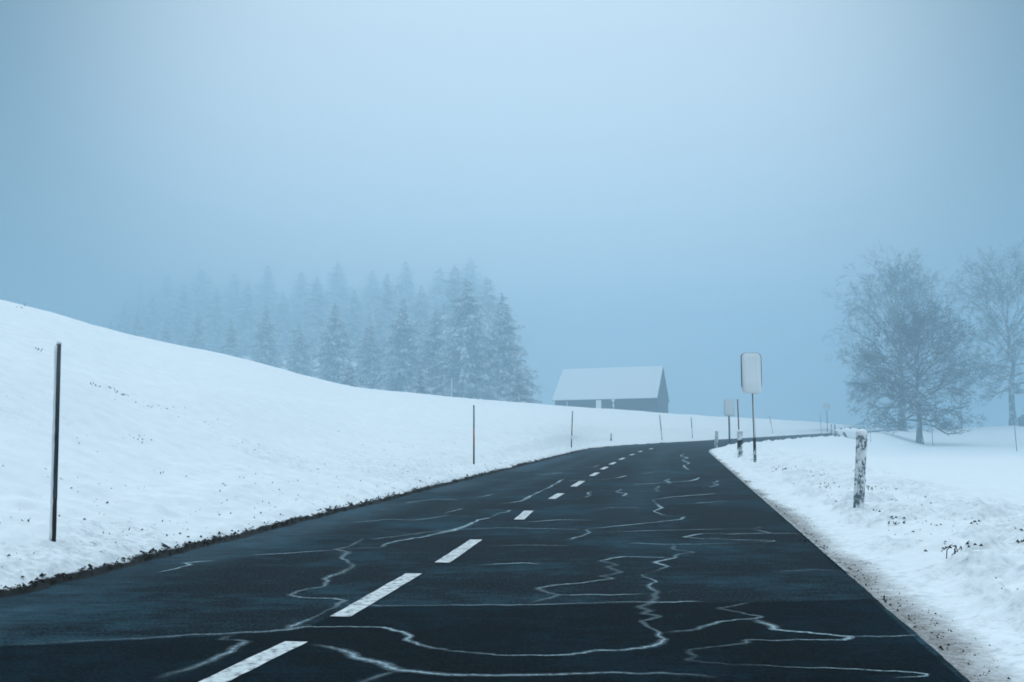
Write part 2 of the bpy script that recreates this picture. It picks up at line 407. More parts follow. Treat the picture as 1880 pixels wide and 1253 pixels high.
cracks = [
 [(277, 1253), (340, 1232), (382, 1218), (395, 1209), (428, 1197), (450, 1181), (430, 1178), (407, 1177), (422, 1171), (439, 1166)],
 [(0, 1188), (200, 1178), (328, 1170), (519, 1160), (567, 1153), (698, 1154), (727, 1159), (759, 1170), (748, 1178), (780, 1188), (828, 1197), (923, 1205), (1035, 1205), (1115, 1197), (1179, 1192.6), (1207, 1184.6), (1217, 1175), (1211, 1164), (1195, 1156), (1179, 1143), (1206, 1135), (1185, 1129), (1198, 1124), (1176, 1117), (1195, 1106), (1206, 1090), (1188, 1078), (1201, 1070), (1182, 1058), (1225, 1042), (1204, 1034), (1239, 1026), (1247, 1019.6), (1273, 1016), (1233, 1009), (1239, 1002.7)],
 [(1239, 1026), (1147, 1024), (1102, 1032), (1134, 1039), (1118, 1043), (1140, 1053), (1102, 1060), (1124, 1065), (987, 1081.5), (1024, 1095), (987, 1106), (971, 1111)],
 [(1024, 1095), (1188, 1093.6)],
 [(628, 1111), (700, 1114), (971, 1112.8), (1115, 1108.6), (1300, 1107)],
 [(525, 1159), (535, 1151), (592, 1128.7), (624, 1111), (628, 1106), (612, 1101.6), (551, 1100), (535, 1095), (554, 1087), (592, 1079), (602, 1069.7), (596, 1065), (637, 1049), (647, 1039), (628, 1026.6), (637, 1015), (615, 1010.6), (647, 1002.7), (669, 990)],
 [(615, 1010.6), (698, 1006), (716, 998), (780, 986.7), (828, 977), (853, 967.6), (879, 956.4), (904, 951.6)],
 [(450, 1022), (615, 1012)],
 [(680, 993), (812, 975.5), (923, 970.7), (1073, 974)],
 [(567, 1186), (631, 1196), (653, 1210), (701, 1221), (733, 1232.5), (828, 1241), (923, 1243.6), (1115, 1239), (1275, 1242), (1323, 1250)],
 [(733, 1233), (672, 1253), (650, 1262)],
 [(1215, 1167), (1275, 1159), (1323, 1143), (1387, 1138), (1394, 1135), (1365, 1129), (1320, 1120), (1340, 1116), (1384, 1108)],
 [(1387, 1139), (1422, 1152.7), (1419, 1159), (1483, 1164.5), (1560, 1172), (1547, 1178), (1378, 1179), (1368, 1184.6), (1269, 1197), (1274, 1208.5), (1264, 1215), (1307, 1221), (1387, 1226), (1579, 1232.5), (1697, 1242), (1643, 1250)],
 [(1100, 979), (1212, 975.5), (1323, 973), (1387, 972), (1400, 968.5)],
 [(1384, 974), (1410, 980), (1291, 982), (1258, 988), (1291, 991), (1419, 994.7), (1387, 998), (1244, 1001.7), (1148, 998.5)],
 [(1044, 993), (1083, 980), (1073, 974), (1147, 966), (1243, 956), (1258, 951), (1219, 948), (1202, 940), (1215, 934), (1199, 920), (1232, 914), (1318, 907)],
 [(1209, 894), (1204, 900), (1211, 905)], [(1301, 896), (1318, 891), (1308, 888), (1320, 884)],
 [(780, 985), (826, 976), (856, 966.6), (882, 955)], [(912, 927), (955, 922), (984, 907), (1007, 897), (1020, 889), (1034, 881)],
 [(945, 905.5), (984, 907)], [(879, 937), (938, 938.5), (915, 945), (905, 950)], [(879, 915), (905, 909)], [(812, 945), (850, 935)],
 [(1073, 915), (1083, 911), (1078, 907), (1086, 904)], [(1103, 882), (1133, 879), (1150, 874)], [(1040, 884), (1120, 881)], [(1159, 891), (1268, 884), (1285, 877.5)],
 [(1256, 834), (1250, 838), (1262, 841), (1253, 846), (1265, 851), (1255, 856), (1263, 863)],
 [(1323, 983), (1400, 981), (1480, 982)], [(880, 1006), (960, 1003), (1060, 1004)], [(640, 962), (720, 955), (760, 957), (830, 947)], [(1085, 937), (1130, 933), (1190, 934)], [(960, 961), (1030, 956), (1100, 957)],
 [(985, 874), (1030, 869), (1062, 870)], [(1170, 871), (1215, 867), (1250, 868)], [(1275, 926), (1320, 922), (1362, 923)], [(1060, 860), (1090, 858), (1100, 855)], [(1228, 880), (1222, 884), (1231, 887), (1226, 890)], [(740, 925), (800, 918), (850, 920)], [(1140, 900), (1132, 905), (1150, 908), (1146, 912), (1195, 912)],
 [(1420, 1052), (1500, 1049), (1560, 1051)], [(880, 1040), (960, 1036), (1000, 1038)],
 [(285, 1055), (350, 1040), (340, 1036), (395, 1031)], [(1550, 1172), (1640, 1171), (1700, 1171)],
]
m = MB(); dens = []
def catmull(P, n):
    out = []
    for i in range(len(P) - 1):
        p0, p1, p2, p3 = P[max(i - 1, 0)], P[i], P[i + 1], P[min(i + 2, len(P) - 1)]
        for k in range(n):
            t_ = k / n
            out.append(.68 * (p1 + (p2 - p1) * t_) + .32 * .5 * ((2 * p1) + (-p0 + p2) * t_ + (2 * p0 - 5 * p1 + 4 * p2 - p3) * t_ ** 2 + (-p0 + 3 * p1 - 3 * p2 + p3) * t_ ** 3))
    out.append(P[-1]); return np.array(out)
vs, fs, de = [], [], []
for ci, poly in enumerate(cracks):
    P = np.array([on_plane(x, y, 0)[:2] for x, y in poly])
    C = catmull(P, 14)
    T = np.gradient(C, axis=0); T /= np.linalg.norm(T, axis=1)[:, None] + 1e-9; N = np.stack([-T[:, 1], T[:, 0]], 1)
    ar = np.concatenate([[0], np.cumsum(np.linalg.norm(np.diff(C, axis=0), axis=1))])
    C = C + N * ((vnoise(ar * 8, ar * 0 + ci) - .5) * .035 + (vnoise(ar * 26, ar * 0 + ci, 3) - .5) * .016)[:, None]
    far = np.clip(C[:, 1] / 14 - .6, 0, 2); along = .55 + .75 * np.abs(T[:, 1])
    core = (.006 + .013 * vnoise(ar * 2.2, ar * 0 + 3 * ci, 2)) * along * (1 + .5 * far)
    halo = core + .012 + .035 * along * vnoise(ar * 1.5, ar * 0 + 7 * ci, 4) ** 2
    end = np.minimum(1, np.minimum(ar, ar[-1] - ar) / .15 + .15)
    b = len(vs); z = .0085 + ci * 6e-5
    for k in range(len(C)):
        fade = (.22 + .9 * vnoise(np.array([ar[k] * 1.7]), np.array([ci * 2.0]), 9)[0]) * (1 + .35 * far[k])
        for o, dn_ in ((-halo[k], 0), (-core[k], .55), (0, 1), (core[k], .55), (halo[k], 0)):
            vs.append((C[k, 0] + N[k, 0] * o, C[k, 1] + N[k, 1] * o, z)); de.append(min(1, dn_ * end[k] * fade))
    for k in range(len(C) - 1):
        for j in range(4):
            q0 = b + k * 5 + j; fs.append((q0, q0 + 1, q0 + 6, q0 + 5))
vs = np.array(vs); fs = np.array(fs)
link('frost_cracks', np_mesh('frost_cracks', vs, fix_up(fs, vs), {'dens': np.array(de)}), road, M_frost)
# ------------------------------------------------------------------ snow poles
def pole_between(px0, py0, px1, py1):             # base pixel, top pixel -> base point and top offset (top at the base's distance)
    b = ground_hit(px0, py0); tpt = at_depth(px1, py1, b[1])
    return b, tpt - b
POLES = 'snow marker poles along the road'
def snow_pole(px0, py0, px1, py1, label, bands, rad=None, snow=False, cat='snow pole', name='snow_pole'):
    b, v = pole_between(px0, py0, px1, py1)
    r = rad or .022
    o = thing(name, label, cat, b, POLES)
    for (f0, f1, mt, nm) in bands:
        m = MB(); m.tube([v * f0 + (np.array([0, 0, -.25]) if f0 == 0 else 0), v * (f0 * .5 + f1 * .5), v * f1], [r * (1.0 + .12 * (1 - f0)), r * (1 + .06 * (1 - f0)), r], 12)
        m.build(nm, mt, o)
    m = MB(); m.tube([v * .995, v + np.array([0, 0, r * .6]), v + np.array([0, 0, r * 1.1])], [r * 1.12, r * .9, r * .3], 10); m.build('end_cap', M_snow if snow else M_dark, o)
    if snow:
        m = MB(); pts = []; rads = []
        for k in range(26):
            f = .02 + .97 * k / 25
            pts.append(v * f + np.array([-r * .75 - .003 * random.random(), -r * .55, 0])); rads.append(r * (.66 + .2 * random.random()))
        m.tube(pts, rads, 8); m.build('snow_crust', M_snow, o)
    return o
snow_pole(98, 998, 108, 631, 'tall dark grey snow pole with white crust down one side, nearest on the left bank', [(0, .22, M_brown, 'foot_section'), (.22, 1, M_metal, 'shaft')], .020, True)
snow_pole(870, 853.5, 870, 746, 'thin snow pole with an orange-red middle and black foot on the left bank', [(0, .36, M_dark, 'foot_section'), (.36, .61, M_red, 'red_band'), (.61, 1, M_steel, 'shaft')], .021)
snow_pole(1049, 822, 1051, 756, 'thin snow pole with long dull red band, below the left end of the barn', [(0, .22, M_brown, 'foot_section'), (.22, .33, M_post, 'pale_band'), (.33, .70, M_red, 'red_band'), (.70, 1, M_steel, 'shaft')], .026)
snow_pole(1216, 809, 1211, 763, 'dark snow pole leaning left by the outer edge of the bend, below the barn gable', [(0, .4, M_rime, 'foot_section'), (.4, .85, M_metal, 'shaft'), (.85, 1, M_steel, 'tip')], .03)
snow_pole(1271.5, 805.5, 1269, 767, 'upright dark snow pole with a thick rimed foot at the bend, right of the barn', [(0, .5, M_rime, 'foot_section'), (.5, 1, M_metal, 'shaft')], .03)
snow_pole(1419, 796.5, 1413, 765, 'faint snow pole leaning left beyond the far stretch of road, right of the large sign', [(0, .5, M_rime, 'foot_section'), (.5, 1, M_steel, 'shaft')], .035)
snow_pole(1508, 797, 1506, 760, 'faint thin pale pole just left of the round sign', [(0, .5, M_rime, 'foot_section'), (.5, 1, M_steel, 'shaft')], .035)
snow_pole(1598.5, 812, 1597.5, 762, 'slim whitish pole rising behind the nearest snow-crusted marker post', [(0, .35, M_post, 'foot_section'), (.35, 1, M_post, 'shaft')], .035)
snow_pole(1593, 800, 1592, 764, 'faint greyish pole close beside the slim whitish pole at the trees', [(0, .35, M_rime, 'foot_section'), (.35, 1, M_rime, 'shaft')], .03)
def crest_pole(px, y0, y1, Y, r, label, mt=M_snow):
    b = at_depth(px, y0, Y); tpt = at_depth(px, y1, Y)
    o = thing('snow_pole', label, 'snow pole', (b[0], b[1], float(Hbase(b[0], b[1]))), POLES)
    z0 = float(Hbase(b[0], b[1]))
    m = MB(); hgt = tpt[2] - z0; m.tube([(0, 0, -.2), (0, 0, hgt * .5), (0, 0, hgt)], [r, r * .95, r * .85], 10); m.build('shaft', mt, o)
    m = MB(); m.tube([(0, 0, hgt - .01), (0, 0, hgt + r)], [r * 1.1, r * .4], 10); m.build('end_cap', M_snow, o)
    return o
crest_pole(829.5, 733, 695, 92, .033, 'thin white pole on the hill crest in front of the spruce wood')
crest_pole(1041, 748, 738, 104, .035, 'short white stake on the crest under the left end of the barn roof')
# ------------------------------------------------------------------ marker (delineator) posts
def marker_post(px0, py0, px1, py1, wpx, label, band=False, lean_pole=None):
    b, v = pole_between(px0, py0, px1, py1); w = wpx * mpp(b); h = np.linalg.norm(v)
    o = thing('marker_post', label, 'marker post', b, 'white marker posts along the road')
    # D-shaped tapering hollow plastic post
    prof = [(math.cos(t_) * w / 2, -math.sin(t_) * w * .42) for t_ in np.linspace(0, math.pi, 13)] + [(-w * .42, w * .16), (w * .42, w * .16)]
    vs_, fs_ = [], []; n = len(prof); NR = 14
    for k in range(NR + 1):
        f = k / NR; sc = 1.0 - .06 * f; c = v * f + (np.array([0, 0, -.12]) if k == 0 else 0)
        for x, y in prof: vs_.append((c[0] + x * sc, c[1] + y * sc, c[2] + (0 if k < NR else (y * .35))))
    for k in range(NR):
        for j in range(n): fs_.append((k * n + j, k * n + (j + 1) % n, (k + 1) * n + (j + 1) % n, (k + 1) * n + j))
    fs_.append(tuple(range(NR * n, NR * n + n)))
    m = MB(); m.add(vs_, fs_); m.build('post_body', M_post, o)
    # lumpy snow crust on the weather side
    m = MB(); NA, NK = 16, 46
    vs_, fs_ = [], []
    for k in range(NK + 1):
        f = k / NK
        for j in range(NA + 1):
            t_ = math.pi * (.02 + .96 * j / NA); nz = float(fbm(np.array([j * .55 + px0]), np.array([k * .45]), 3, 5)[0])
            rr_ = w * (.40 + .34 * (nz - .36)); c = v * f
            vs_.append((c[0] + math.cos(t_) * rr_ * 1.08, c[1] - math.sin(t_) * rr_ * .95, c[2]))
    for k in range(NK):
        for j in range(NA): q0 = k * (NA + 1) + j; fs_.append((q0, q0 + 1, q0 + NA + 2, q0 + NA + 1))
    m.add(vs_, fs_); m.build('snow_crust', M_crust, o)
    m = MB(); c = v
    m.tube([c + np.array([0, 0, -.02]), c + np.array([0, 0, w * .18]), c + np.array([w * .05, 0, w * .36]), c + np.array([w * .03, 0, w * .44])], [w * .50, w * .52, w * .36, w * .10], 14); m.build('snow_cap', M_snow, o)
    if band:
        m = MB(); vs_, fs_ = [], []
        for j in range(13):
            t_ = math.pi * j / 12; x, y = math.cos(t_) * w * .555, -math.sin(t_) * w * .50
            slant = (x / w) * .22 * h
            for f in (.44 * h, .68 * h): 
                zz = f + (slant if f < .5 * h else slant * .2); c = v * (zz / h); vs_.append((c[0] + x, c[1] + y, c[2]))
        for j in range(12): fs_.append((2 * j, 2 * j + 2, 2 * j + 3, 2 * j + 1))
        m.add(vs_, fs_); m.build('black_band', M_dark, o)
    if lean_pole:
        top = at_depth(lean_pole[0], lean_pole[1], b[1] + .12) - b
        m = MB(); m.tube([v * .6 + np.array([0, .09, 0]), top], [.024, .020], 10); po = m.build('marker_rod', M_rod, o)
        m = MB(); m.tube([top, top + np.array([0, 0, .04])], [.024, .012], 10); m.build('rod_cap', M_snow, po)
    return o
marker_post(1576, 935, 1582, 797, 20, 'large snow-crusted marker post with white cap, nearest on the right verge')
marker_post(1359, 841, 1358, 793, 9, 'marker post with black slanting band and thin reddish rod, left of the large sign', True, (1354, 733))
marker_post(1314.5, 822, 1316, 793, 6, 'small snow-speckled marker post at the inside of the bend, left of the smaller sign')
marker_post(1122, 811, 1122, 796, 3, 'tiny pale marker post on the left side of the bend, below the barn')
# ------------------------------------------------------------------ signs plastered with snow
def rrect(w, h, rad, n=7):
    pts = []
    for cx, cy, a0 in ((w / 2 - rad, h / 2 - rad, 0), (-w / 2 + rad, h / 2 - rad, 90), (-w / 2 + rad, -h / 2 + rad, 180), (w / 2 - rad, -h / 2 + rad, 270)):
        for k in range(n): t_ = R(a0 + 90 * k / (n - 1)); pts.append((cx + rad * math.cos(t_), cy + rad * math.sin(t_)))
    return pts
def sign(px0, py0, pxt, cxp, y0, y1, wpx, label, rnd=.22, over=.12, thick=.13, frame=.03, name='road_sign', prad=.035, foot=True):
    b = ground_hit(px0, py0); s = mpp(b)
    o = thing(name, label, 'road sign', b, None)
    top = at_depth(cxp, y0, b[1]) - b; bot = at_depth(cxp, y1, b[1]) - b
    w, h = wpx * s, top[2] - bot[2]; c = (top + bot) / 2; rad = rnd * w
    jo = at_depth(pxt, y1, b[1]) - b
    z0 = .38 * jo[2] if foot else 0
    m = MB(); m.tube([(0, 0, -.3), jo * (z0 / jo[2] if foot else .5), jo + np.array([0, .05, h * .6])], [prad, prad, prad], 14); m.build('sign_post', M_metal if not foot else M_steel, o)
    if foot:
        m = MB(); m.tube([(0, 0, -.2), jo * .2, jo * .33], [prad * 1.25] * 3, 14); m.build('post_sleeve', M_dark, o)
        m = MB(); m.tube([jo * .02 + np.array([-.012, -.028, 0]), jo * .12 + np.array([-.006, -.028, 0]), jo * .2 + np.array([.01, -.028, 0])], [prad * .9, prad * 1.0, prad * .5], 10); m.build('snow_crust', M_post, o)
        m = MB(); m.tube([jo * .35 + np.array([prad * .1, -prad * .75, 0]), jo * .7 + np.array([prad * .25, -prad * .75, 0]), jo * .98 + np.array([prad * .2, -prad * .75, 0])], [prad * .4, prad * .5, prad * .4], 8); m.build('snow_crust', M_snow, o)
    out = rrect(w, h, rad)
    n = len(out)
    # panel with folded rim
    m = MB(); vs_ = [(c[0] + x, c[1] + .0, c[2] + y) for x, y in out] + [(c[0] + x, c[1] + frame, c[2] + y) for x, y in out]
    m.add(vs_, [tuple(range(n))[::-1], tuple(range(n, 2 * n))] + [(j, (j + 1) % n, n + (j + 1) % n, n + j) for j in range(n)]); m.build('sign_panel', M_metal, o, smooth=False)
    for q_ in (.22, -.22):
        m = MB(); m.box((jo[0], c[1] + frame + .02, c[2] + h * q_), (w * .5, .03, .05)); m.build('bracket', M_metal, o)
    # plaster of snow, bulging low down and hanging past the lower rim
    m = MB(); vs_, fs_ = [], []; NR = 16
    for k in range(NR + 1):
        q = 1 - k / NR
        for x, y in out:
            ww = .975 - .05 * min(1, rnd * 4) * (over > 0) * foot - (.0 if y > 0 else .0); X = x * q * ww; Yy = y * q * .985
            ed = max(0, 1 - q ** 6) ** .5
            low = float(sm(-y * q / h, -.1, .48))
            nz = float(fbm(np.array([X * 7 + px0]), np.array([Yy * 7]), 3, 9)[0]) - .5
            lob = over * low * q ** 3 * (.55 + .45 * abs(math.sin(3.1 * (X / w) + 0.0 + .25)) * 1.4)
            vs_.append((c[0] + X, c[1] - .004 - ed * thick * (.30 + .35 * (1 - (y * q / h + .5)) + .75 * low) - nz * .03 * ed, c[2] + Yy - lob))
    for k in range(NR):
        for j in range(n): fs_.append((k * n + j, k * n + (j + 1) % n, (k + 1) * n + (j + 1) % n, (k + 1) * n + j))
    # closing back of the slab so it has real thickness
    b0 = len(vs_)
    for x, y in out:
        low = float(sm(-y / h, -.1, .48)); vs_.append((c[0] + x * .93, c[1] + (.02 if y < -.3 * h else -.002), c[2] + y * .98 - over * .8 * low))
    for j in range(n): fs_.append((j, (j + 1) % n, b0 + (j + 1) % n, b0 + j))
    m.add(vs_, fs_); m.build('snow_plaster', M_snow, o)
    return o
sign(1386.3, 850, 1382.5, 1379.5, 648, 716, 38, 'large rounded sign on a tall pipe, its face plastered white with snow')
sign(1339.5, 814, 1338.5, 1339, 733.5, 764, 18.5, 'smaller square-cornered sign plastered with snow on a dark post, left of the reddish rod', .08, .03, .05, .03, 'road_sign', .06, False)
sign(1519.3, 793, 1518, 1517.7, 740, 754, 14.5, 'small round sign whitened by snow on a thin post near the boulder', .499, .0, .05, .03, 'road_sign', .055, False)
# ------------------------------------------------------------------ posts by the bend, stakes, board at the barn
def stub(px, y0, y1, wpx, label, mt):
    b = ground_hit(px, y0); h = (y0 - y1) * mpp(b); r = wpx * mpp(b) / 2
    o = thing('wooden_post', label, 'post', b, 'short posts beside the boulder')
    m = MB(); m.tube([(0, 0, -.2), (.02, 0, h * .5), (0, 0, h)], [r, r * .95, r * .9], 10); m.build('shaft', mt, o)
    m = MB(); m.tube([(0, 0, h - .01), (0, 0, h + r)], [r * 1.1, r * .4], 10); m.build('snow_cap', M_snow, o)
stub(1526.5, 797, 779, 2.0, 'short pale post left of the snow-covered boulder', M_rime)
stub(1533, 796, 779, 2.0, 'short darker post touching the top of the snow-covered boulder', M_metal)
def stake(px0, py0, px1, py1, label, r=.05):
    b, v = pole_between(px0, py0, px1, py1)
    o = thing('garden_stake', label, 'stake', b, 'dark stakes in the snow by the trees')
    m = MB(); m.tube([(0, 0, -.2), v * .5, v], [r, r * .9, r * .8], 8); m.build('shaft', M_metal, o)
    m = MB(); m.tube([v, v + np.array([0, 0, r])], [r * .9, r * .3], 8); m.build('end_cap', M_snow, o)
stake(1713, 820, 1710, 775, 'thin dark stake to the right of the forked front tree')
stake(1867, 829, 1862.5, 781, 'thin dark leaning stake in front of the rightmost bare tree')
# board and pole in front of the barn
b = at_depth(1099, 756, 113); z0 = float(Hbase(b[0], b[1])); tp = at_depth(1099, 735, 113)
o = thing('snowy_board', 'broad white snow-plastered board standing on the crest before the barn wall', 'board', (b[0], b[1], z0))
hgt = tp[2] - z0; m = MB(); m.box((0, 0, hgt / 2 - .1), (.58, .09, hgt + .2)); bo = m.build('board', M_post, o); bevel(bo, .02)
m = MB(); vs_, fs_ = [], []
for k in range(13):
    for j in range(9):
        x = (j / 8 - .5) * .6; zz = k / 12 * hgt; e_ = (1 - abs(j / 4 - 1) ** 4); vs_.append((x, -.05 - .05 * e_ - .02 * random.random(), zz))
for k in range(12):
    for j in range(8): q0 = k * 9 + j; fs_.append((q0, q0 + 1, q0 + 10, q0 + 9))
m.add(vs_, fs_); m.build('snow_plaster', M_snow, o)
b = at_depth(1126, 757, 115); z0 = float(Hbase(b[0], b[1])); zt = at_depth(1126, 736, 115)[2] - z0; zs = at_depth(1126, 745, 115)[2] - z0
o = thing('sign_pole', 'thin white pole with a snowy box and forked snowy top before the barn', 'pole', (b[0], b[1], z0))  # thin pole carrying a small snow-covered sign
m = MB(); m.tube([(0, 0, -.2), (0, 0, zt)], [.04, .035], 10); m.build('shaft', M_snow, o)
m = MB(); m.box((0, -.05, zs), (.2, .1, .2)); bevel(m.build('sign_box', M_snow, o), .03)
m = MB(); m.tube([(0, 0, zt - .12), (-.1, 0, zt + .05), (-.15, 0, zt + .2)], [.05, .07, .05], 8); m.tube([(0, 0, zt - .12), (.1, 0, zt + .05), (.15, 0, zt + .2)], [.05, .07, .05], 8); m.build('snow_fork', M_snow, o)
# ------------------------------------------------------------------ boulder
b = ground_hit(1552, 803); s = mpp(b); bw = 48 * s; bh = 17 * s
o = thing('boulder', 'low snow-covered boulder with dark bare rock showing on its left face', 'boulder', b)
def lump(n1, n2, sx, sy, sz, seed, amp=.25, zmin=-.3):
    vs_, fs_ = [], []
    for i in range(n1 + 1):
        th = math.pi * i / n1
        for j in range(n2):
            ph = 2 * math.pi * j / n2; x, y, z = math.sin(th) * math.cos(ph), math.sin(th) * math.sin(ph), math.cos(th)
            k = 1 + amp * (float(fbm(np.array([x * 1.6 + z + 5]), np.array([y * 1.6 - z * .7 + 9]), 3, seed)[0]) - .5) * 2
            bx = abs(x) ** .8 * np.sign(x); bz = abs(z) ** .75 * np.sign(z)
            vs_.append((bx * sx * k, y * sy * k, max(bz * sz * k, zmin)))
    for i in range(n1):
        for j in range(n2): fs_.append((i * n2 + j, (i + 1) * n2 + j, (i + 1) * n2 + (j + 1) % n2, i * n2 + (j + 1) % n2))
    return vs_, fs_
m = MB(); m.add(*lump(18, 28, bw / 2, bw * .35, bh, 3)); m.build('rock', M_rock, o)
vs_, fs_ = lump(18, 28, bw / 2 * .86, bw * .37, bh * .95, 6, .18); m = MB(); m.add([(x + bw * .10, y, z + bh * .10) for x, y, z in vs_], fs_); m.build('snow_blanket', M_snow, o)
# ------------------------------------------------------------------ barn
def V(*a): return np.array(a, float)
hb = R(18.6); bdir = V(math.sin(hb), math.cos(hb), 0); adir = V(-math.cos(hb), math.sin(hb), 0)
BK = 2.1; RR = at_depth(1217.5, 673, 105 * BK); L = 10.95 * BK
zL = RR[2] - .35
hw = 3.6 * BK; ez = (4.05 - CAMH) * BK + CAMH
bc = RR + adir * L / 2; base_z = float(Hbase(bc[0], bc[1])) - 1.0
barn = thing('barn', 'weathered dark timber barn with a steep snow-covered roof behind the crest', 'barn', (bc[0], bc[1], base_z))
O = V(bc[0], bc[1], base_z)
def slab(P, th, nrm):
    P = [p - O for p in P]; n = len(P); Q = [p - nrm * th for p in P]
    return P + Q, [tuple(range(n)), tuple(range(n, 2 * n))[::-1]] + [(j, n + j, n + (j + 1) % n, (j + 1) % n) for j in range(n)]
ridR = V(RR[0], RR[1], RR[2]); ridL = RR + adir * L; ridL[2] = zL
eFR = RR - bdir * hw; eFR[2] = ez + .0; eFL = eFR + adir * (L + .5); eFL[2] = ez - .35
eBR = RR + bdir * (hw + .1); eBR[2] = ez - .5; eBL = eBR + adir * (L + .3); eBL[2] = ez - .8
def nrm(a, b, c):
    n = np.cross(b - a, c - a); n /= np.linalg.norm(n); return n if n[2] > 0 else -n
for P, nm in (([ridR, ridL, eFL, eFR], 'roof'), ([ridR, ridL, eBL, eBR], 'roof')):
    N = nrm(P[0], P[1], P[2]); vs_, fs_ = slab(P, .12, N); m = MB(); m.add(vs_, fs_); rf = m.build(nm, M_barn, barn, smooth=False)
    vs_, fs_ = slab([p + N * .2 for p in P], .19, N)
    m = MB(); m.add(vs_, fs_); bevel(m.build('roof_snow', M_snow, rf, smooth=False), .07, 3)
# walls
ins = .55
def wp(a, b_, z): p = RR + adir * a + bdir * b_; return V(p[0], p[1], z)
def wallm(nm, P, th, nv):
    vs_, fs_ = slab(P, th, nv); m = MB(); m.add(vs_, fs_); return m.build(nm, M_barn, barn, smooth=False)
fw = -(hw - ins); bw_ = hw - ins
slope = (RR[2] - ez) / hw; zf = ez + slope * ins - .25
zbk = eBR[2] + (RR[2] - eBR[2]) / (hw + .1) * ins - .25
wallm('wall', [wp(.35, fw, base_z - .5), wp(L - .2, fw, base_z - .5), wp(L - .2, fw, zf - .2), wp(.35, fw, zf)], .15, -bdir)
wallm('wall', [wp(.35, bw_, base_z - .5), wp(L - .2, bw_, base_z - .5), wp(L - .2, bw_, zbk - .2), wp(.35, bw_, zbk)], .15, bdir)
wallm('gable_wall', [wp(.2, fw, base_z - .5), wp(.2, bw_, base_z - .5), wp(.2, bw_, zbk), wp(.2, 0, RR[2] - .35), wp(.2, fw, zf)], .15, -adir)
wallm('gable_wall', [wp(L - .05, fw, base_z - .5), wp(L - .05, bw_, base_z - .5), wp(L - .05, bw_, zbk - .25), wp(L - .05, 0, zL - .35), wp(L - .05, fw, zf - .25)], .15, adir)
# lower lean-to step at the far right corner
m = MB(); vs_, fs_ = slab([wp(.15, bw_ - .6, base_z), wp(.15, bw_ + .15, base_z), wp(.15, bw_ + .15, 3.6), wp(.15, bw_ - .6, 3.6)], 1.5, -adir); m.add(vs_, fs_); m.build('corner_annex', M_barn, barn, smooth=False)
# ------------------------------------------------------------------ shed at the right border
b = at_depth(1886, 783, 215); z0 = float(Hbase(b[0], b[1]))
o = thing('shed', 'dark low shed with a sloping roof half hidden behind the rightmost bare tree', 'shed', (b[0], b[1], z0))
hgt = at_depth(1880, 762, 215)[2] - z0
m = MB(); m.box((0, 0, hgt * .4 - .3), (2.4, 3, hgt * .8 + .6)); m.build('wall', M_barn, o, smooth=False)
m = MB(); vs_ = [(-1.5, -1.7, hgt * .45), (-.2, -1.7, hgt * 1.02), (1.6, -1.7, hgt * 1.05), (-1.5, 1.7, hgt * .45), (-.2, 1.7, hgt * 1.02), (1.6, 1.7, hgt * 1.05)]
vs_ += [(x, y, z - .15) for x, y, z in vs_]
m.add(vs_, [(0, 1, 4, 3), (1, 2, 5, 4), (6, 9, 10, 7), (7, 10, 11, 8), (0, 6, 7, 1), (1, 7, 8, 2), (3, 4, 10, 9), (4, 5, 11, 10), (0, 3, 9, 6), (2, 8, 11, 5)]); m.build('roof', M_barn, o, smooth=False)
